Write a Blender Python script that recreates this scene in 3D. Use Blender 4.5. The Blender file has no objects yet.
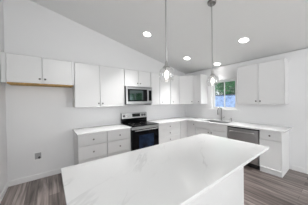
import bpy, bmesh, math, random
from mathutils import Vector, Matrix
C = bpy.context.scene.collection
PI = math.pi
# ------------------------------------------------------------------ camera
cam = bpy.data.cameras.new('camera'); camo = bpy.data.objects.new('camera', cam); C.objects.link(camo)
yaw, pit, rol, FPX = math.radians(36.516), math.radians(-0.546), math.radians(0.818), 140.34
F = Vector((math.sin(yaw)*math.cos(pit), math.cos(yaw)*math.cos(pit), math.sin(pit)))
R = Vector((math.cos(yaw), -math.sin(yaw), 0)); U = R.cross(F)
R2 = R*math.cos(rol) - U*math.sin(rol); U2 = U*math.cos(rol) + R*math.sin(rol)
M = Matrix.Identity(4)
for i in range(3):
    M[i][0] = R2[i]; M[i][1] = U2[i]; M[i][2] = -F[i]
M[0][3], M[1][3], M[2][3] = -4.158, -3.619, 1.514
camo.matrix_world = M
cam.sensor_fit = 'HORIZONTAL'; cam.sensor_width = 36; cam.lens = 36*FPX/308
cam.clip_start = 0.05; cam.clip_end = 200
bpy.context.scene.camera = camo
# ------------------------------------------------------------------ world, sun, daylight, exposure
vs = bpy.context.scene.view_settings
bpy.context.scene.display_settings.display_device = 'sRGB'
vs.view_transform = 'Standard'; vs.look = 'None'; vs.gamma = 1; vs.use_curve_mapping = False
vs.exposure = 0.43
W = bpy.data.worlds.new('sky'); bpy.context.scene.world = W; W.use_nodes = True
nt = W.node_tree; bg = nt.nodes['Background']
bg.inputs[0].default_value = (0.90, 0.95, 1.0, 1); bg.inputs[1].default_value = 1.3
sun = bpy.data.lights.new('sun', 'SUN'); sun.energy = 5.0; sun.angle = 0.02; sun.color = (1, .96, .9)
suno = bpy.data.objects.new('sun', sun); C.objects.link(suno)
suno.rotation_euler = Vector((0.62, -0.25, -0.74)).to_track_quat('-Z', 'Y').to_euler()
CAN_W, BULB_W = 8.5, .4
GS, G0 = 0.214, 2.556
XL, YN = -4.80, -13.0
ceil_z = lambda x: G0 - GS*x
SL = math.atan(GS)
def area_light(name, loc, direction, sx, sy, power, col=(1, 1, 1)):
    l = bpy.data.lights.new(name, 'AREA'); l.shape = 'RECTANGLE'; l.size = sx; l.size_y = sy; l.energy = power; l.color = col
    o = bpy.data.objects.new(name, l); C.objects.link(o); o.location = loc
    o.rotation_euler = Vector(direction).to_track_quat('-Z', 'Z').to_euler()
    return o
area_light('left_fill_light', (-4.76, -7.5, 2.6), (1, .6, .5), 4, .9, 120, (1, .995, 1))  # fill light added at the invented left window
area_light('right_fill_light', (-.05, -9, 1.6), (-1, .3, .1), 3, 2, 200, (1, .995, 1))  # fill light added behind the camera, inside the invented right window
for _x, _y, _w in ((-3.76, -.94, 2.6), (-3.9, -2.6, 1.5)):   # unseen fill lamps added near the ceiling to brighten the room
    _l = area_light('ceiling_fill', (_x, _y, G0-GS*_x-.04), (0, 0, -1), .16, .16, _w)
    _l.data.spread = math.radians(75)
for _n, _c, _s in (('patio_door_portal', (.15, -4.875, 1.04), (1.85, 2.08)), ('kitchen_window_portal', (.15, -1.47, 1.685), (.745, .88))):
    _l = area_light(_n, _c, (-1, 0, 0), _s[0], _s[1], 1.0); _l.data.cycles.is_portal = True
# ------------------------------------------------------------------ materials
def mat(name, col, rough=.5, metal=0, spec=.5, emis=None, es=0, noise=0, nscale=8, bump=0, bscale=200, coat=0):
    m = bpy.data.materials.new(name); m.use_nodes = True
    n = m.node_tree.nodes; l = m.node_tree.links; b = n['Principled BSDF']
    b.inputs['Base Color'].default_value = (*col, 1); b.inputs['Roughness'].default_value = rough
    b.inputs['Metallic'].default_value = metal; b.inputs['Specular IOR Level'].default_value = spec
    b.inputs['Coat Weight'].default_value = coat
    if emis: b.inputs['Emission Color'].default_value = (*emis, 1); b.inputs['Emission Strength'].default_value = es
    tc = n.new('ShaderNodeTexCoord')
    if noise:
        t = n.new('ShaderNodeTexNoise'); t.inputs['Scale'].default_value = nscale; t.inputs['Detail'].default_value = 4
        l.new(tc.outputs['Object'], t.inputs['Vector'])
        r = n.new('ShaderNodeValToRGB')
        r.color_ramp.elements[0].position = .3; r.color_ramp.elements[1].position = .7
        r.color_ramp.elements[0].color = (*[c*(1-noise) for c in col], 1); r.color_ramp.elements[1].color = (*[min(1, c*(1+noise)) for c in col], 1)
        l.new(t.outputs['Fac'], r.inputs['Fac']); l.new(r.outputs['Color'], b.inputs['Base Color'])
    if bump:
        t = n.new('ShaderNodeTexNoise'); t.inputs['Scale'].default_value = bscale
        l.new(tc.outputs['Object'], t.inputs['Vector'])
        bp = n.new('ShaderNodeBump'); bp.inputs['Strength'].default_value = bump; bp.inputs['Distance'].default_value = .002
        l.new(t.outputs['Fac'], bp.inputs['Height']); l.new(bp.outputs['Normal'], b.inputs['Normal'])
    return m
def brushed(name, col, rough=.3, axis=0):
    m = mat(name, col, rough, 1); n = m.node_tree.nodes; l = m.node_tree.links; b = n['Principled BSDF']
    tc = n.new('ShaderNodeTexCoord'); mp = n.new('ShaderNodeMapping'); s = [400, 400, 400]; s[axis] = 3
    mp.inputs['Scale'].default_value = s; t = n.new('ShaderNodeTexNoise'); t.inputs['Scale'].default_value = 1
    l.new(tc.outputs['Object'], mp.inputs['Vector']); l.new(mp.outputs['Vector'], t.inputs['Vector'])
    r = n.new('ShaderNodeMapRange'); r.inputs['To Min'].default_value = rough-.08; r.inputs['To Max'].default_value = rough+.1
    l.new(t.outputs['Fac'], r.inputs['Value']); l.new(r.outputs['Result'], b.inputs['Roughness'])
    return m
def clear_glass(name, tint, refl=.07, rim=.0):
    m = bpy.data.materials.new(name); m.use_nodes = True; n = m.node_tree.nodes; l = m.node_tree.links
    n.remove(n['Principled BSDF']); out = n['Material Output']
    t = n.new('ShaderNodeBsdfTransparent'); t.inputs[0].default_value = (*tint, 1)
    g = n.new('ShaderNodeBsdfGlossy'); g.inputs['Roughness'].default_value = .03; g.inputs[0].default_value = (.9, .9, .9, 1)
    mx = n.new('ShaderNodeMixShader'); lw = n.new('ShaderNodeLayerWeight'); lw.inputs['Blend'].default_value = .35
    r = n.new('ShaderNodeMapRange'); r.inputs['To Min'].default_value = refl; r.inputs['To Max'].default_value = refl+rim
    l.new(lw.outputs['Facing'], r.inputs['Value']); l.new(r.outputs['Result'], mx.inputs[0])
    l.new(t.outputs[0], mx.inputs[1]); l.new(g.outputs[0], mx.inputs[2]); l.new(mx.outputs[0], out.inputs['Surface'])
    return m
def floor_mat():
    m = mat('vinyl_plank', (.2, .18, .17), .38); n = m.node_tree.nodes; l = m.node_tree.links; b = n['Principled BSDF']
    tc = n.new('ShaderNodeTexCoord'); mp = n.new('ShaderNodeMapping'); mp.inputs['Rotation'].default_value = (0, 0, PI/2)
    l.new(tc.outputs['Object'], mp.inputs['Vector'])
    br = n.new('ShaderNodeTexBrick'); br.offset = .37; br.inputs['Scale'].default_value = 1
    br.inputs['Brick Width'].default_value = 1.22; br.inputs['Row Height'].default_value = .15
    br.inputs['Mortar Size'].default_value = .0025; br.inputs['Mortar Smooth'].default_value = .1; br.inputs['Bias'].default_value = 0
    br.inputs['Color1'].default_value = (.085, .068, .063, 1); br.inputs['Color2'].default_value = (.29, .25, .237, 1); br.inputs['Mortar'].default_value = (.05, .042, .04, 1)
    l.new(mp.outputs['Vector'], br.inputs['Vector'])
    m2 = n.new('ShaderNodeMapping'); m2.inputs['Scale'].default_value = (22, 1.3, 1)
    l.new(tc.outputs['Object'], m2.inputs['Vector'])
    ns = n.new('ShaderNodeTexNoise'); ns.inputs['Scale'].default_value = 1; ns.inputs['Detail'].default_value = 6; ns.inputs['Distortion'].default_value = .6
    l.new(m2.outputs['Vector'], ns.inputs['Vector'])
    r = n.new('ShaderNodeValToRGB'); r.color_ramp.elements[0].position = .3; r.color_ramp.elements[1].position = .72
    r.color_ramp.elements[0].color = (.26, .24, .235, 1); r.color_ramp.elements[1].color = (1.6, 1.58, 1.55, 1)
    l.new(ns.outputs['Fac'], r.inputs['Fac'])
    mx = n.new('ShaderNodeMix'); mx.data_type = 'RGBA'; mx.blend_type = 'MULTIPLY'; mx.inputs['Factor'].default_value = 1
    l.new(br.outputs['Color'], mx.inputs['A']); l.new(r.outputs['Color'], mx.inputs['B']); l.new(mx.outputs['Result'], b.inputs['Base Color'])
    return m
def quartz_mat(name, rot, amount):
    m = mat(name, (.8, .8, .8), .16); n = m.node_tree.nodes; l = m.node_tree.links; b = n['Principled BSDF']
    tc = n.new('ShaderNodeTexCoord'); mp = n.new('ShaderNodeMapping'); mp.inputs['Scale'].default_value = (.38, 1.15, 1)
    m0 = n.new('ShaderNodeMapping'); m0.inputs['Rotation'].default_value = (0, 0, rot); m0.inputs['Location'].default_value = (.3, .1, 0)
    l.new(tc.outputs['Object'], m0.inputs['Vector']); l.new(m0.outputs['Vector'], mp.inputs['Vector'])
    ns = n.new('ShaderNodeTexNoise'); ns.inputs['Scale'].default_value = 1.5; ns.inputs['Detail'].default_value = 5; ns.inputs['Roughness'].default_value = .55; ns.inputs['Distortion'].default_value = .5
    l.new(mp.outputs['Vector'], ns.inputs['Vector'])
    s = n.new('ShaderNodeMath'); s.operation = 'SUBTRACT'; s.inputs[1].default_value = .5; l.new(ns.outputs['Fac'], s.inputs[0])
    a = n.new('ShaderNodeMath'); a.operation = 'ABSOLUTE'; l.new(s.outputs[0], a.inputs[0])
    r = n.new('ShaderNodeValToRGB'); e = r.color_ramp.elements
    e[0].position = 0; e[0].color = (.48, .48, .485, 1); e[1].position = .013; e[1].color = (.73, .73, .73, 1)
    l.new(a.outputs[0], r.inputs['Fac'])
    n2 = n.new('ShaderNodeTexNoise'); n2.inputs['Scale'].default_value = 2.3; l.new(tc.outputs['Object'], n2.inputs['Vector'])
    r2 = n.new('ShaderNodeMapRange'); r2.inputs['From Min'].default_value = .42; r2.inputs['From Max'].default_value = .66; r2.inputs['To Max'].default_value = amount
    l.new(n2.outputs['Fac'], r2.inputs['Value'])
    mx = n.new('ShaderNodeMix'); mx.data_type = 'RGBA'; mx.inputs['A'].default_value = (.73, .73, .73, 1)
    l.new(r2.outputs['Result'], mx.inputs['Factor']); l.new(r.outputs['Color'], mx.inputs['B']); l.new(mx.outputs['Result'], b.inputs['Base Color'])
    return m
WALL = mat('wall_paint', (.78, .78, .785), .6, bump=.08, bscale=90)
CEIL = mat('ceiling_paint', (.84, .845, .838), .75, bump=.1, bscale=120)
TRIM = mat('trim_white', (.82, .82, .82), .35)
CAB = mat('white_lacquer', (.725, .725, .725), .55, spec=.25)
FLOOR = floor_mat()
QTZ = quartz_mat('white_quartz', -.75, .5); QTZ2 = quartz_mat('perimeter_quartz', 1.1, .4)
NICK = mat('brushed_nickel', (.28, .275, .27), .3, 1)
ROD = mat('satin_nickel_rod', (.45, .445, .44), .4, 1)
CHROME = mat('chrome', (.62, .62, .63), .18, 1)
STEEL = brushed('stainless', (.44, .44, .445), .30, 0)
DSTEEL = mat('dark_steel', (.10, .10, .105), .4, .6)
BGLASS = mat('black_glass', (.003, .003, .004), .05, 0, .15)
MGLASS = mat('green_reflection_glass', (.13, .165, .16), .05, 1)  # green tint in the mirror colour imitates reflected trees
KNOB = mat('knob_nickel', (.16, .155, .15), .35, 1)
COOK = mat('ceramic_cooktop', (.006, .006, .006), .2, 0, .06)
RING = mat('burner_print', (.09, .09, .09), .3)
BLACK = mat('black_plastic', (.012, .012, .012), .4)
OVENW = mat('oven_window', (.010, .020, .045), .08, 0, .2, noise=.7, nscale=7)
DISP = mat('display_glass', (.004, .004, .005), .08)
WOOD = mat('raw_plywood', (.46, .28, .085), .7, noise=.25, nscale=25)
LAMP = mat('lamp_lens', (.9, .9, .9), .4, emis=(1, .97, .93), es=9)
BULB = mat('bulb_glow', (1, 1, 1), .3, emis=(1, .93, .84), es=3.5)
PGLASS = clear_glass('pendant_glass', (.985, .985, .985), .05, .28)
PANE = clear_glass('window_glass', (.97, .985, .98), .05, .2)
GREYP = mat('grey_plastic', (.42, .42, .43), .5)
FENCE = mat('fence_paint', (.17, .24, .45), .7, noise=.5, nscale=5)
FCAP = mat('fence_cap', (.03, .035, .06), .7)
LEAF = mat('leaf_green', (.025, .20, .06), .55, noise=.55, nscale=1.2)
LEAF2 = mat('leaf_dark', (.008, .06, .022), .55, noise=.5, nscale=1.5)
BARK = mat('bark', (.09, .06, .04), .9, noise=.4, nscale=12)
LAWN = mat('lawn', (.07, .16, .04), .9, noise=.4, nscale=3)

# ------------------------------------------------------------------ mesh helpers
def bx(bm, x0, x1, y0, y1, z0, z1, bev=0):
    vs_ = [bm.verts.new((x, y, z)) for z in (z0, z1) for y in (y0, y1) for x in (x0, x1)]
    fs = [bm.faces.new([vs_[i] for i in q]) for q in ((0,2,3,1),(4,5,7,6),(0,1,5,4),(1,3,7,5),(3,2,6,7),(2,0,4,6))]
    if bev:
        es = list({e for f in fs for e in f.edges})
        bmesh.ops.bevel(bm, geom=es, offset=bev, segments=2, affect='EDGES', profile=.6)
    return fs
def lathe(bm, prof, seg=20, at=(0, 0, 0), axis='z', closed=True):
    rings = []
    for r, h in prof:
        ring = []
        for k in range(seg):
            a = 2*PI*k/seg; c, s = r*math.cos(a), r*math.sin(a)
            p = {'z': (c, s, h), 'y': (c, -h, s), 'x': (-h, c, s)}[axis]   # 'y': h runs towards the room (-y)
            ring.append(bm.verts.new((p[0]+at[0], p[1]+at[1], p[2]+at[2])))
        rings.append(ring)
    for a, b in zip(rings, rings[1:]):
        for k in range(seg): bm.faces.new((a[k], a[(k+1) % seg], b[(k+1) % seg], b[k]))
    if closed: bm.faces.new(rings[0][::-1]); bm.faces.new(rings[-1])
def tube(bm, pts, r, seg=10):
    pts = [Vector(p) for p in pts]; rings = []
    up = Vector((0, 0, 1)) if abs((pts[1]-pts[0]).normalized().z) < .9 else Vector((1, 0, 0))
    for i, p in enumerate(pts):
        d = (pts[min(i+1, len(pts)-1)] - pts[max(i-1, 0)]).normalized()
        a = d.cross(up)
        if a.length < 1e-4: a = d.cross(Vector((0, 1, 0)))
        a.normalize(); b = d.cross(a).normalized(); up = b.cross(d) if False else up
        rings.append([bm.verts.new(p + a*r*math.cos(2*PI*k/seg) + b*r*math.sin(2*PI*k/seg)) for k in range(seg)])
    for a, b in zip(rings, rings[1:]):
        for k in range(seg): bm.faces.new((a[k], a[(k+1) % seg], b[(k+1) % seg], b[k]))
    bm.faces.new(rings[0][::-1]); bm.faces.new(rings[-1])
def grid_slab(bm, us, vs_, inside, w0, w1, fn):
    cache = {}
    def V(i, j, k):
        if (i, j, k) not in cache: cache[i, j, k] = bm.verts.new(fn(us[i], vs_[j], (w0, w1)[k]))
        return cache[i, j, k]
    nu, nv = len(us)-1, len(vs_)-1
    ok = lambda i, j: 0 <= i < nu and 0 <= j < nv and inside((us[i]+us[i+1])/2, (vs_[j]+vs_[j+1])/2)
    for i in range(nu):
        for j in range(nv):
            if not ok(i, j): continue
            q = [(i, j), (i+1, j), (i+1, j+1), (i, j+1)]
            bm.faces.new([V(a, b, 1) for a, b in q]); bm.faces.new([V(a, b, 0) for a, b in q[::-1]])
            for (a, b), nb in (((0, 1), (i, j-1)), ((1, 2), (i+1, j)), ((2, 3), (i, j+1)), ((3, 0), (i-1, j))):
                if not ok(*nb): bm.faces.new([V(*q[a], 0), V(*q[b], 0), V(*q[b], 1), V(*q[a], 1)])
def obj(name, bm, m, parent=None, smooth=False, loc=None):
    bmesh.ops.recalc_face_normals(bm, faces=bm.faces)
    me = bpy.data.meshes.new(name); bm.to_mesh(me); bm.free(); me.materials.append(m)
    o = bpy.data.objects.new(name, me); C.objects.link(o)
    if parent: o.parent = parent
    if loc: o.location = loc
    if smooth:
        for p in me.polygons: p.use_smooth = True
        md = o.modifiers.new('edge_split', 'EDGE_SPLIT'); md.split_angle = math.radians(40)
    return o
def B(): return bmesh.new()
def box(name, m, parent, *d, bev=0):
    b = B(); bx(b, *d, bev=bev); return obj(name, b, m, parent)
def thing(name, label, cat, loc=(0, 0, 0), rz=0, group=None):
    o = bpy.data.objects.new(name, None); C.objects.link(o); o.location = loc; o.rotation_euler = (0, 0, rz); o.empty_display_size = .1
    return tag(o, label, cat, group)
def tag(o, label, cat, group=None):
    o['label'] = label; o['category'] = cat
    if group: o['group'] = group
    return o
def struct(name, bm, m, parent=None):
    o = obj(name, bm, m, parent)
    if not parent: o['kind'] = 'structure'
    return o
def copy_thing(o, loc, label):
    c = o.copy(); C.objects.link(c); c.location = loc; c['label'] = label
    for ch in list(o.children):
        d = ch.copy(); C.objects.link(d); d.parent = c
        for g in list(ch.children):
            e = g.copy(); C.objects.link(e); e.parent = d
    return c

# ------------------------------------------------------------------ the setting
b = B(); bx(b, XL-.15, .15, YN-.15, .15, -.1, 0); struct('floor', b, FLOOR)
b = B()
q = [(XL, 0), (0.14, 0), (0.14, ceil_z(.14)), (XL, ceil_z(XL))]
def gable(y0, y1):
    b = B(); a = [b.verts.new((x, y0, z)) for x, z in q]; c = [b.verts.new((x, y1, z)) for x, z in q]
    b.faces.new(a); b.faces.new(c[::-1])
    for i in range(4): b.faces.new((a[i], a[(i+1) % 4], c[(i+1) % 4], c[i]))
    return b
struct('wall_far', gable(0, .14), WALL)
# rear wall with an opening for an added, unseen window
b2 = B(); grid_slab(b2, [XL, -4.3, -.7, .14], [0, .25, 2.45, 2.5], lambda u, v: not (-4.3 < u < -.7 and .25 < v < 2.45), 0, .14, lambda u, v, w: (u, YN-.14+w, v))
a_ = [b2.verts.new((x, YN, z)) for x, z in ((XL, 2.5), (.14, 2.5), (.14, ceil_z(.14)), (XL, ceil_z(XL)))]; c_ = [b2.verts.new((v.co.x, YN-.14, v.co.z)) for v in a_]
b2.faces.new(a_); b2.faces.new(c_[::-1])
for i in range(4): b2.faces.new((a_[i], a_[(i+1) % 4], c_[(i+1) % 4], c_[i]))
struct('wall_near', b2, WALL)
WY0, WY1, WZ0, WZ1 = -1.845, -1.10, 1.245, 2.125      # kitchen window opening
DY0, DY1, DZ1 = -5.80, -3.95, 2.08                     # glass patio door opening
b2 = B(); grid_slab(b2, [YN, -10.6, -7.4, DY0, DY1, WY0, WY1, 0], [0, .5, WZ0, DZ1, WZ1, 2.4, 2.53],
    lambda u, v: not (WY0 < u < WY1 and WZ0 < v < WZ1) and not (DY0 < u < DY1 and v < DZ1) and not (-10.6 < u < -7.4 and .5 < v < 2.4), 0, .14, lambda u, v, w: (w, u, v))
struct('wall_right', b2, WALL)
b2 = B(); grid_slab(b2, [YN, -9.7, -5.3, .14], [0, .4, 3.2, ceil_z(XL)], lambda u, v: not (-9.7 < u < -5.3 and .4 < v < 3.2), 0, .14, lambda u, v, w: (XL-.14+w, u, v)); struct('wall_left', b2, WALL)
b2 = B(); a = []
for y in (YN-.14, .14):
    a.append([b2.verts.new((x, y, z)) for x, z in ((.3, ceil_z(.3)), (XL-.14, ceil_z(XL-.14)), (XL-.14, ceil_z(XL-.14)+.12), (.3, ceil_z(.3)+.12))])
b2.faces.new(a[0]); b2.faces.new(a[1][::-1])
for i in range(4): b2.faces.new((a[0][i], a[0][(i+1) % 4], a[1][(i+1) % 4], a[1][i]))
struct('ceiling', b2, CEIL)
def base(name, *d):
    b = B(); bx(b, *d, bev=.004); struct(name, b, TRIM)
base('baseboard_far', XL+.013, -3.765, -.013, 0, 0, .10)
base('baseboard_left', XL, XL+.013, YN, 0, 0, .10)
base('baseboard_right', -.013, 0, DY1+.07, -2.955, 0, .10)

# kitchen window
wn = bpy.data.objects.new('window_1', None); C.objects.link(wn); wn.location = (.07, (WY0+WY1)/2, WZ0); wn['kind'] = 'structure'
hw, hh = (WY1-WY0)/2, WZ1-WZ0
b = B(); t = .062
grid_slab(b, [-hw, -hw+t, -.009, .009, hw-t, hw], [0, t, hh-t, hh], lambda u, v: abs(u) > hw-t or v < t or v > hh-t or abs(u) < .009, .01, .05, lambda u, v, w: (w, u, v))
obj('window_frame', b, TRIM, wn)
box('pane', PANE, wn, .028, .032, -hw+t, -.009, t, hh-t); box('pane', PANE, wn, 0.028, .032, .009, hw-t, t, hh-t)
b = B(); bx(b, -.115, .0, -hw-.10, hw+.08, -.032, .002, bev=.004); obj('window_sill', b, TRIM, wn)
# glass patio door (just outside the picture to the right; it lights the room and shows in the appliances)
dr = bpy.data.objects.new('door_1', None); C.objects.link(dr); dr.location = (.05, (DY0+DY1)/2, 0); dr['kind'] = 'structure'
hw2 = (DY1-DY0)/2; b = B()
grid_slab(b, [-hw2, -hw2+.07, -.04, .04, hw2-.07, hw2], [0, .09, DZ1-.07, DZ1], lambda u, v: abs(u) > hw2-.07 or v < .09 or v > DZ1-.07 or abs(u) < .04, 0, .06, lambda u, v, w: (w, u, v))
obj('door_frame', b, TRIM, dr)
box('pane', PANE, dr, .028, .032, -hw2+.07, -.04, .09, DZ1-.07); box('pane', PANE, dr, .028, .032, .04, hw2-.07, .09, DZ1-.07)
wr = bpy.data.objects.new('added_window_2', None); C.objects.link(wr); wr.location = (-2.5, YN-.1, .25); wr['kind'] = 'structure'  # unseen rear window, added to help light the room
b = B(); grid_slab(b, [-1.8, -1.73, -.6, -.54, .54, .6, 1.73, 1.8], [0, .07, 2.13, 2.2], lambda u, v: abs(u) > 1.73 or v < .07 or v > 2.13 or .54 < abs(u) < .6, 0, .06, lambda u, v, w: (u, w, v))
obj('window_frame', b, TRIM, wr)
for x0, x1 in ((-1.73, -.6), (-.54, .54), (.6, 1.73)): box('pane', PANE, wr, x0, x1, .028, .032, .07, 2.13)

wl = bpy.data.objects.new('added_window_3', None); C.objects.link(wl); wl.location = (XL-.1, -7.5, .4); wl['kind'] = 'structure'  # unseen left window, added to go with the left fill
b = B(); grid_slab(b, [-2.2, -2.13, -.03, .03, 2.13, 2.2], [0, .07, 2.73, 2.8], lambda u, v: abs(u) > 2.13 or v < .07 or v > 2.73 or abs(u) < .03, 0, .06, lambda u, v, w: (w, u, v))
obj('window_frame', b, TRIM, wl)
for y0, y1 in ((-2.13, -.03), (.03, 2.13)): box('pane', PANE, wl, .028, .032, y0, y1, .07, 2.73)

wq = bpy.data.objects.new('added_window_4', None); C.objects.link(wq); wq.location = (.05, -9, .5); wq['kind'] = 'structure'  # unseen right window, added to go with the right fill
b = B(); grid_slab(b, [-1.6, -1.53, -.03, .03, 1.53, 1.6], [0, .07, 1.83, 1.9], lambda u, v: abs(u) > 1.53 or v < .07 or v > 1.83 or abs(u) < .03, 0, .06, lambda u, v, w: (w, u, v))
obj('window_frame', b, TRIM, wq)
for y0, y1 in ((-1.53, -.03), (.03, 1.53)): box('pane', PANE, wq, .028, .032, y0, y1, .07, 1.83)

# outdoors
b = B(); bx(b, .16, 22, -18, 14, -.5, -.25); g = struct('ground', b, LAWN)
fn = thing('garden_fence', 'blue-grey board fence with a dark cap seen through the kitchen window', 'fence', (6.2, -1, -.25))
b = B(); random.seed(3)
grid_slab(b, [-9+.2*i for i in range(91)], [0, 2.12], lambda u, v: True, 0, .03, lambda u, v, w: (w + .006*math.sin(u*31), u, v))
obj('board_panel', b, FENCE, fn); box('cap_rail', FCAP, fn, -.05, .09, -9, 9, 2.12, 2.2)
for i in range(8): box('post', FENCE, fn, .03, .12, -8.9+i*2.5, -8.8+i*2.5, 0, 2.12)
def tree(loc, r, h, m, label, seed, n=1500):
    t = thing('tree', label, 'tree', loc, 0, 'trees behind the fence'); rnd = random.Random(seed)
    b = B(); tube(b, [(0, 0, 0), (.05, .03, h*.35), (0, .1, h*.75)], .13, 8); obj('trunk', b, BARK, t, True)
    b = B(); lobes = [(rnd.uniform(-.5, .5)*r, rnd.uniform(-.6, .6)*r, rnd.uniform(.14, .9)*h, rnd.uniform(.45, .7)*r) for _ in range(12)]
    for _ in range(n):
        cx, cy, cz, cr = rnd.choice(lobes)
        d = Vector((rnd.gauss(0, 1), rnd.gauss(0, 1), rnd.gauss(0, 1))).normalized()*cr*rnd.uniform(.75, 1.05)
        p = Vector((cx, cy, cz)) + d; s = rnd.uniform(.07, .16)
        u = Vector((rnd.gauss(0, 1), rnd.gauss(0, 1), rnd.gauss(0, 1))).normalized(); v = u.orthogonal().normalized()
        b.faces.new([b.verts.new(p + k) for k in (u*s, v*s*.5, -u*s, -v*s*.5)])
    obj('foliage', b, m, t)
tree((8.9, 2.7, -.25), 1.25, 4.6, LEAF, 'bright green tree right behind the fence in the kitchen window', 1, 5000)
tree((13.4, 4.9, -.25), 2.4, 8.0, LEAF2, 'tall dark green tree behind the bright one in the kitchen window', 3, 6000)
tree((9.6, -2.2, -.25), 1.3, 5.2, LEAF2, 'dark green tree behind the fence, hidden right of the kitchen window', 4)
tree((3.6, -8.9, -.25), 1.5, 4.6, LEAF, 'green tree outside the patio door, reflected in the microwave', 6, 5000)
tree((3.4, -14.2, -.25), 1.5, 5.0, LEAF, 'farther green tree outside the patio door', 7)

# ------------------------------------------------------------------ cabinets
ZB, ZT = 1.404, 2.345
def knob(parent, x, y, z, m=KNOB):
    b = B(); lathe(b, [(.006, 0), (.006, .014), (.015, .018), (.017, .024), (.013, .029), (.004, .031)], 14, (x, y, z), 'y'); return obj('knob', b, m, parent, True)
def shaker(name, parent, x0, x1, z0, z1, yf, th=.02, st=.06, kn=None):
    b = B(); g = .0013
    fs = bx(b, x0+g, x1-g, yf, yf+th, z0+g, z1-g)
    f = min(fs, key=lambda f: f.calc_center_median().y)
    bmesh.ops.inset_individual(b, faces=[f], thickness=st, depth=0)
    bmesh.ops.inset_individual(b, faces=[f], thickness=.011, depth=-.013)
    o = obj(name, b, CAB, parent)
    if kn: knob(o, kn[0], yf, kn[1])
    return o
def flat_front(name, parent, x0, x1, z0, z1, yf, th=.02, kn=True):
    b = B(); g = .0025; bx(b, x0+g, x1-g, yf, yf+th, z0+g, z1-g, bev=.003)
    o = obj(name, b, CAB, parent)
    if kn: knob(o, (x0+x1)/2, yf, (z0+z1)/2)
    return o
def carcass(parent, x0, x1, y0, z0, z1, yb=-.003, m=CAB, name='body', top=True):
    b = B(); t = .018
    grid_slab(b, [x0, x0+t, x1-t, x1], [z0, z0+t, z1-t, z1], lambda u, v: u < x0+t or u > x1-t or v < z0+t or (top and v > z1-t), y0, yb-.01, lambda u, v, w: (u, w, v))
    bx(b, x0+.001, x1-.001, yb-.01, yb, z0+.001, z1-.001)
    bx(b, x0+t, x1-t, y0+.002, y0+.012, z0+t, z1-t)
    return obj(name, b, m, parent)
UD = -.357; UF = -.336
RB = -PI/2
def wall_cab(wall, p0, p1, z0, z1, label, doors, group='white wall cabinets', depth=UF, name='wall_cabinet'):
    """doors: list of (start, end, knob position or None) along the wall, in the wall's own direction"""
    mid = (p0+p1)/2
    if wall == 'A': t = thing(name, label, 'wall cabinet', (mid, 0, z0), 0, group); s = 1
    else: t = thing(name, label, 'wall cabinet', (0, mid, z0), RB, group); s = -1
    h = z1-z0; w = abs(p1-p0)/2
    carcass(t, -w+.001, w-.001, depth, 0, h)
    for a, c, k in doors:
        a, c = sorted((s*(a-mid), s*(c-mid)))
        shaker('door', t, a, c, .004, h-.004, depth-.0205, kn=(s*(k-mid), .078) if k is not None else None)
    return t
fr = wall_cab('A', -4.735, -3.752, 1.861, ZT, 'short white two-door cabinet high on the left over the empty fridge space, raw wood underside',
         [(-4.725, -4.262, -4.300), (-4.262, -3.79, -4.222)])
w_ = .98/2
box('underside', WOOD, fr, -w_+.012, w_-.02, UF-.010, -.01, -.020, 0)['label'] = 'raw plywood underside'
box('filler_strip', CAB, fr, -w_-.055, -w_, UF-.004, UF+.016, -.006, ZT-1.861)
box('filler_strip', CAB, fr, w_-.04, w_, UF-.004, UF+.0, -.0, ZT-1.861)
wall_cab('A', -3.748, -2.650, ZB, ZT, 'wide tall white two-door wall cabinet left of the microwave, above the left counter', [(-3.744, -3.242, -3.285), (-3.242, -2.654, -3.198)])
wall_cab('A', -2.648, -1.838, 1.912, ZT, 'short white two-door wall cabinet right above the microwave', [(-2.644, -2.243, -2.285), (-2.243, -1.842, -2.2)])
wall_cab('A', -1.836, -1.075, ZB, ZT, 'white two-door wall cabinet just right of the microwave', [(-1.832, -1.515, None), (-1.515, -1.079, -1.445)])
wall_cab('A', -1.073, -.662, ZB, ZT, 'narrow white one-door wall cabinet between its two-door neighbour and the corner cabinet', [(-1.069, -.668, -.985)])
# diagonal corner cabinet
ck = .655
t = thing('corner_wall_cabinet', 'white wall cabinet set diagonally across the room corner', 'wall cabinet', (0, 0, ZB), 0, 'white wall cabinets')
b = B(); h = ZT-ZB
pl = [(-.002, -.002), (-ck, -.002), (-ck, UF), (UF, -ck), (-.002, -ck)]
lo = [b.verts.new((x, y, 0)) for x, y in pl]; hi = [b.verts.new((x, y, h)) for x, y in pl]
b.faces.new(lo); b.faces.new(hi[::-1])
for i in range(5): b.faces.new((lo[i], lo[(i+1) % 5], hi[(i+1) % 5], hi[i]))
obj('body', b, CAB, t)
L_ = math.hypot(ck+UF, ck+UF)
d = shaker('door', t, -L_/2+.012, L_/2-.012, .004, h-.004, -.0205, kn=(L_/2-.055, .078))
d.location = ((-ck+UF)/2, (-ck+UF)/2, 0); d.rotation_euler = (0, 0, -PI/4)
wall_cab('B', -.657, -.955, ZB, ZT, 'narrow white one-door wall cabinet left of the window', [(-.662, -.951, -.885)])
wall_cab('B', -2.018, -2.918, ZB, ZT, 'wide white two-door wall cabinet right of the window, above the dishwasher', [(-2.022, -2.465, -2.425), (-2.465, -2.914, -2.505)])

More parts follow.
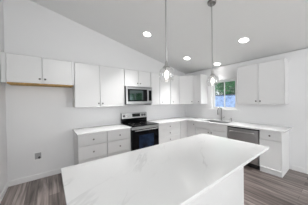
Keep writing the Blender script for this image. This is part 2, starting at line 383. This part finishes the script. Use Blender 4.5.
BF = -.60; BD = BF-.0205; TK = .10; ZC = .884
def base_cab(wall, p0, p1, label, cat='base cabinet', toe=True, top=True):
    mid = (p0+p1)/2; w = abs(p1-p0)/2
    t = thing('base_cabinet', label, cat, (mid, 0, 0) if wall == 'A' else (0, mid, 0), 0 if wall == 'A' else RB, 'white base cabinets')
    carcass(t, -w+.001, w-.001, BF, TK, ZC-.001, top=top)
    if toe: box('toe_kick', CAB, t, -w+.001, w-.001, -.555, -.535, 0, TK)
    return t, w
for p0, p1, lab in ((-3.745, -3.192, 'white three-drawer base cabinet at the left end of the counter'), (-3.190, -2.632, 'white three-drawer base cabinet right against the left side of the range')):
    t, w = base_cab('A', p0, p1, lab)
    for z0, z1 in ((.66, .875), (.39, .655), (.115, .385)): flat_front('drawer', t, -w+.004, w-.004, z0, z1, BD)
t, w = base_cab('A', -1.822, -.938, 'white four-drawer base cabinet right of the range')
for z0, z1 in ((.69, .875), (.505, .685), (.315, .50), (.115, .31)): flat_front('drawer', t, -w+.004, w-.004, z0, z1, BD)
# L-shaped corner base cabinet
t = thing('corner_base_cabinet', 'white L-shaped corner base cabinet with a folding door in the room corner', 'base cabinet', (0, 0, 0), 0, 'white base cabinets')
b = B(); grid_slab(b, [-.936, BF, -.003], [-.956, BF, -.003], lambda u, v: not (u < BF and v < BF), TK, ZC-.001, lambda u, v, w: (u, v, w)); obj('body', b, CAB, t)
shaker('door', t, -.932, BD-.001, .115, .875, BD)
d = shaker('door', t, .02, -BF-.262+.017, .115, .875, 0, kn=(.288, .79)); d.location = (BD, BD+.018, 0); d.rotation_euler = (0, 0, RB)
b = B(); bx(b, -.936, -.535, -.555, -.535, 0, TK); bx(b, -.555, -.535, -.956, -.556, 0, TK); obj('toe_kick', b, CAB, t)
t, w = base_cab('B', -.958, -1.896, 'white sink base cabinet with a false drawer front below the kitchen sink', top=False)
flat_front('false_front', t, -w+.004, w-.004, .715, .875, BD, kn=False)
shaker('door', t, -w+.004, 0, .115, .71, BD, kn=(-.045, .625)); shaker('door', t, 0, w-.004, .115, .71, BD, kn=(.045, .625))
t, w = base_cab('B', -2.556, -2.918, 'narrow white base cabinet with one drawer, right of the dishwasher', toe=False)
flat_front('drawer', t, -w+.004, w-.004, .70, .875, BD); shaker('door', t, -w+.004, w-.004, .115, .695, BD)
box('toe_kick', CAB, t, -w+.001, w-.001, -.585, -.003, 0, TK)

# worktops
wt = thing('worktop', 'white quartz worktop left of the range', 'worktop', (-3.19, 0, ZC), 0, 'white quartz worktops')
b = B(); bx(b, -.572, .556, -.655, -.001, 0, .03, bev=.003); obj('slab', b, QTZ2, wt)
wt = thing('worktop', 'long L-shaped white quartz worktop around the corner holding the sink', 'worktop', (-.5, -.5, ZC), 0, 'white quartz worktops')
SX0, SX1, SY0, SY1 = -.555, -.14, -1.82, -1.10
b = B(); grid_slab(b, [-1.826+.5, -.655+.5, SX0+.5, SX1+.5, .499], [-2.965+.5, SY0+.5, SY1+.5, -.655+.5, .499],
    lambda u, v: not (u < -.155 and v < -.155) and not (SX0+.5 < u < SX1+.5 and SY0+.5 < v < SY1+.5), 0, .03, lambda u, v, w: (u, v, w))
obj('slab', b, QTZ2, wt)

# island
IX0, IX1, IY0, IY1 = -4.090, -1.92, -3.056, -2.09
isl = thing('island_cabinet', 'white kitchen island base under the big quartz slab', 'island', (-2.91, -2.45, 0))
b = B(); bx(b, -.93, .945, -.31, .31, TK, ZC-.001); bx(b, -.93, .965, -.315, -.295, .0, ZC-.001); obj('body', b, CAB, isl)
b = B(); bx(b, .945, .965, -.293, .315, TK, ZC-.001); obj('end_panel', b, CAB, isl)
box('toe_kick', CAB, isl, -.9, .925, -.28, .25, 0, TK)
for i in range(4): shaker('door', isl, -.92+i*.465, -.92+(i+1)*.465, .115, .875, -.33)
for o in [c for c in isl.children if c.name.startswith('door')]: o.rotation_euler = (0, 0, PI); o.location = (.02, 0, 0)
it = thing('island_worktop', 'large white quartz island top with soft grey veins in the foreground', 'worktop', ((IX0+IX1)/2, (IY0+IY1)/2, ZC), 0, 'white quartz worktops')
b = B(); bx(b, -(IX1-IX0)/2, (IX1-IX0)/2, -(IY1-IY0)/2, (IY1-IY0)/2, 0, .03, bev=.003); obj('slab', b, QTZ, it)

# ------------------------------------------------------------------ range
rg = thing('range', 'stainless and black electric range between the white base cabinets', 'oven', (-2.227, 0, 0)); w = .398
b = B(); bx(b, -w, w, -.63, -.03, .03, .904)
for x in (-.35, .35):
    for y in (-.58, -.1): lathe(b, [(.02, 0), (.02, .031)], 10, (x, y, 0))
obj('body', b, DSTEEL, rg)
b = B(); bx(b, -w, w, -.675, -.10, .905, .921, bev=.003); ct = obj('cooktop', b, COOK, rg)
for x, y, r in ((-.19, -.5, .115), (.2, -.5, .09), (-.19, -.24, .08), (.2, -.24, .105)):
    b = B(); lathe(b, [(r-.008, .9212), (r, .9212), (r, .9218), (r-.008, .9218), (r-.008, .9212)], 32, (x, y, 0), closed=False); obj('burner_ring', b, RING, ct)
b = B(); a = []
for x in (-w, w): a.append([b.verts.new((x, y, z)) for y, z in ((-.02, .905), (-.10, .905), (-.10, 1.05), (-.02, 1.05))])
b.faces.new(a[0]); b.faces.new(a[1][::-1])
for i in range(4): b.faces.new((a[0][i], a[0][(i+1) % 4], a[1][(i+1) % 4], a[1][i]))
obj('backguard', b, BGLASS, rg)['label'] = 'black lower backguard'
b = B(); a = []
for x in (-w, w): a.append([b.verts.new((x, y, z)) for y, z in ((-.02, 1.045), (-.118, 1.045), (-.108, 1.05), (-.085, 1.19), (-.03, 1.20), (-.02, 1.19))])
b.faces.new(a[0]); b.faces.new(a[1][::-1])
for i in range(6): b.faces.new((a[0][i], a[0][(i+1) % 6], a[1][(i+1) % 6], a[1][i]))
cp = obj('control_panel', b, STEEL, rg)
d = box('display', DISP, cp, -.09, .16, -.006, .004, -.045, .045); d.location = (0, -.0965, 1.125); d.rotation_euler = (-.162, 0, 0)
for x in (-.335, -.235, .235, .315):
    b = B(); lathe(b, [(.034, 0), (.034, .006), (.027, .008), (.025, .03), (.018, .033)], 18, (0, 0, 0), 'y')
    k = obj('knob', b, CHROME if x == -.235 else DSTEEL, cp, True); k.location = (x, -.098, 1.12); k.rotation_euler = (-.162, 0, 0)
b = B(); bx(b, -w, w, -.672, -.632, .19, .832, bev=.004); od = obj('oven_door', b, BGLASS, rg)
box('window', OVENW, od, -.21, .23, -.6735, -.668, .33, .69)
b = B(); bx(b, -w, w, -.678, -.632, .835, .898, bev=.004); obj('front_trim', b, STEEL, rg)['label'] = 'stainless strip over the oven door'
b = B(); tube(b, [(-.34, -.725, .815), (.34, -.725, .815)], .013)
for x in (-.32, .32): tube(b, [(x, -.67, .815), (x, -.725, .815)], .009)
obj('handle', b, STEEL, od, True)
b = B(); bx(b, -w, w, -.668, -.632, .045, .183, bev=.004); obj('drawer', b, STEEL, rg)

# microwave
mw = thing('microwave', 'stainless over-the-range microwave hung under the short cabinet above the range', 'microwave', (-2.243, 0, 1.440)); w = .395; H = .465
b = B(); bx(b, -w, w, -.385, -.004, 0, H, bev=.003); obj('body', b, DSTEEL, mw)
b = B(); grid_slab(b, [-w, -.355, .228, .25], [.012, .075, .392, H-.05], lambda u, v: not (-.355 < u < .228 and .075 < v < .392), -.42, -.386, lambda u, v, w_: (u, w_, v)); dm = obj('door', b, STEEL, mw)
b = B(); bx(b, -.354, .227, -.417, -.40, .076, .391); obj('window', b, BGLASS, dm)['label'] = 'black glass with a pane coloured like the green reflection'
b = B(); bx(b, -.30, .10, -.4185, -.416, .11, .36); obj('reflection_pane', b, MGLASS, dm)  # tinted pane placed where the green outdoor reflection falls
b = B(); tube(b, [(.205+.03, -.452, .06), (.205+.03, -.455, .2), (.205+.03, -.452, .38)], .010)
for z in (.08, .36): tube(b, [(.235, -.415, z), (.235, -.452, z)], .007)
obj('handle', b, STEEL, dm, True)
b = B(); grid_slab(b, [.254, .275, .375, w], [.012, .085, .375, H-.05], lambda u, v: not (.275 < u < .375 and .085 < v < .375), -.418, -.386, lambda u, v, w_: (u, w_, v)); cpn = obj('control_panel', b, STEEL, mw)
box('keypad', BGLASS, cpn, .276, .374, -.414, -.40, .086, .374)
b = B(); grid_slab(b, [-w, w], [H-.047, H-.002], lambda u, v: True, -.42, -.386, lambda u, v, w_: (u, w_, v))
vg = obj('vent_grille', b, STEEL, mw)
b = B()
for i in range(4): bx(b, -.36, .36, -.4215, -.4195, H-.041+i*.009, H-.037+i*.009)
obj('slots', b, BLACK, vg)

# dishwasher
dw = thing('dishwasher', 'stainless dishwasher under the worktop right of the sink', 'dishwasher', (0, -2.227, 0), RB); w = .322
box('body', DSTEEL, dw, -w, w, -.60, -.02, .10, .872)
b = B(); bx(b, -w+.004, w-.004, -.64, -.601, .12, .845, bev=.004); dd = obj('door', b, STEEL, dw)
b = B(); bx(b, -w+.004, w-.004, -.636, -.601, .848, .872, bev=.002); obj('control_strip', b, BLACK, dw)
b = B(); tube(b, [(-.26, -.683, .775), (.26, -.683, .775)], .012)
for x in (-.24, .24): tube(b, [(x, -.638, .775), (x, -.683, .775)], .009)
obj('handle', b, STEEL, dd, True)
box('toe_kick', BLACK, dw, -w, w, -.56, -.54, 0, .10)

# sink, faucet, soap dispenser
sk = thing('kitchen_sink', 'stainless undermount sink in the worktop below the window', 'sink', ((SX0+SX1)/2, (SY0+SY1)/2, .70))
hx, hy = (SX1-SX0)/2, (SY1-SY0)/2
b = B()
def ring(x, y, z): return [b.verts.new(p) for p in ((-x, -y, z), (x, -y, z), (x, y, z), (-x, y, z))]
rs = [ring(hx+.012, hy+.012, .183), ring(hx-.001, hy-.001, .183), ring(hx-.012, hy-.012, .0), ring(.03, .03, -.008)]
for a, c in zip(rs, rs[1:]):
    for i in range(4): b.faces.new((a[i], a[(i+1) % 4], c[(i+1) % 4], c[i]))
b.faces.new(rs[-1]); o = obj('basin', b, STEEL, sk)
md = o.modifiers.new('thickness', 'SOLIDIFY'); md.thickness = .002
b = B(); lathe(b, [(.045, -.006), (.045, .003), (.03, .004), (.028, -.004)], 20); obj('drain', b, CHROME, sk, True)
fc = thing('faucet', 'tall nickel pull-down faucet arching over the sink in front of the window', 'faucet', (-.085, -1.47, .914))
b = B(); lathe(b, [(.03, 0), (.03, .012), (.022, .02), (.020, .12), (.014, .125)], 16); obj('body', b, NICK, fc, True)
b = B(); pts = [(0, 0, .11), (0, 0, .29)] + [(-.1+.1*math.cos(a*PI/10), 0, .29+.1*math.sin(a*PI/10)) for a in range(1, 10)] + [(-.2, 0, .29), (-.2, 0, .27)]
tube(b, pts, .016, 10); obj('spout', b, NICK, fc, True)
b = B(); lathe(b, [(.013, .27), (.018, .255), (.019, .19), (.016, .185)], 14, (-.2, 0, 0)); obj('spray_head', b, NICK, fc, True)
b = B(); tube(b, [(0, -.015, .075), (0, -.05, .085), (0, -.10, .115)], .008); obj('lever', b, NICK, fc, True)
sd = thing('soap_dispenser', 'small nickel soap dispenser at the right end of the sink', 'soap dispenser', (-.085, -1.75, .914))
b = B(); lathe(b, [(.022, 0), (.022, .008), (.013, .014), (.011, .075), (.016, .08), (.016, .10), (.006, .104)], 14); obj('pump', b, NICK, sd, True)
b = B(); tube(b, [(0, 0, .09), (-.05, 0, .095), (-.085, 0, .085)], .007); obj('nozzle', b, NICK, sd, True)

# wall box
ob = thing('outlet_box', 'small grey recessed supply box in a white frame low on the left wall', 'outlet box', (-4.368, 0, .46))
b = B(); grid_slab(b, [-.068, -.05, .05, .068], [-.08, -.062, .062, .08], lambda u, v: abs(u) > .05 or abs(v) > .062, -.014, -.001, lambda u, v, w_: (u, w_, v)); obj('frame', b, TRIM, ob)
box('recess', GREYP, ob, -.05, .05, -.006, -.001, -.062, .062)
b = B(); lathe(b, [(.012, 0), (.012, .03), (.02, .031), (.02, .038)], 12, (.02, -.004, -.025), 'y'); tube(b, [(.02, -.02, -.025), (.02, -.02, -.055)], .008); obj('valve', b, DSTEEL, ob, True)

# ------------------------------------------------------------------ lamps
def can_light(x, y, label, watts=CAN_W):
    loc = (x, y, ceil_z(x)-.002)
    t = thing('recessed_light', label, 'ceiling light', loc, 0, 'recessed ceiling lights'); t.rotation_euler = (0, SL, 0)
    b = B(); lathe(b, [(.084, -.010), (.100, -.006), (.104, 0), (.080, 0)], 32, closed=False); obj('trim_ring', b, TRIM, t, True)
    b = B(); lathe(b, [(.001, -.004), (.083, -.004), (.083, .0), (.001, .0)], 32); obj('lens', b, LAMP, t)
    l = bpy.data.lights.new('can_lamp', 'AREA'); l.shape = 'DISK'; l.size = .16; l.energy = watts; l.spread = math.radians(75); l.color = (1, .99, .985)
    lo = bpy.data.objects.new('can_lamp', l); C.objects.link(lo); lo.parent = t; lo.location = (0, 0, -.013)
can_light(-2.342, -.938, 'round recessed ceiling light above the range, between the two pendant cords')
can_light(-.917, -2.391, 'round recessed ceiling light nearest the right, right of the second pendant')
can_light(-.933, -.909, 'round recessed ceiling light above the corner wall cabinets')
can_light(-.165, -1.40, 'round recessed ceiling light just above the window', 4.0)
def pendant(x, y, label):
    zt = ceil_z(x)
    t = thing('pendant_light', label, 'pendant light', (x, y, zt), 0, 'glass pendant lights')
    zc = 1.895 - zt
    b = B(); lathe(b, [(.064, .012), (.064, -.012), (.058, -.024), (.02, -.03), (.008, -.036)], 24); o = obj('canopy', b, NICK, t, True); o.rotation_euler = (0, SL, 0)
    b = B(); tube(b, [(0, 0, -.02), (0, 0, zc+.06)], .0075, 8); obj('rod', b, ROD, t, True)
    b = B(); lathe(b, [(.008, zc+.075), (.014, zc+.07), (.018, zc+.03), (.036, zc+.008), (.046, zc-.004), (.02, zc-.006), (.018, zc-.04), (.012, zc-.042)], 20); obj('socket_cap', b, ROD, t, True)
    b = B(); lathe(b, [(.046, zc-.005), (.072, zc-.018), (.086, zc-.05), (.088, zc-.085), (.080, zc-.125), (.068, zc-.155), (.066, zc-.154), (.078, zc-.125), (.086, zc-.085), (.084, zc-.05), (.07, zc-.021), (.046, zc-.008)], 28, closed=False); obj('glass_shade', b, PGLASS, t, True)
    b = B(); lathe(b, [(.012, zc-.04), (.016, zc-.05), (.022, zc-.075), (.024, zc-.092), (.018, zc-.112), (.009, zc-.124), (.002, zc-.126)], 18); obj('bulb', b, BULB, t, True)
    l = bpy.data.lights.new('bulb_lamp', 'POINT'); l.energy = BULB_W; l.shadow_soft_size = .04; l.color = (1, .94, .86)
    lo = bpy.data.objects.new('bulb_lamp', l); C.objects.link(lo); lo.parent = t; lo.location = (0, 0, zc-.19)
pendant(-3.085, -2.42, 'left one of the two glass pendant lights, over the middle of the island')
pendant(-2.143, -2.42, 'right one of the two glass pendant lights, in front of the kitchen window')
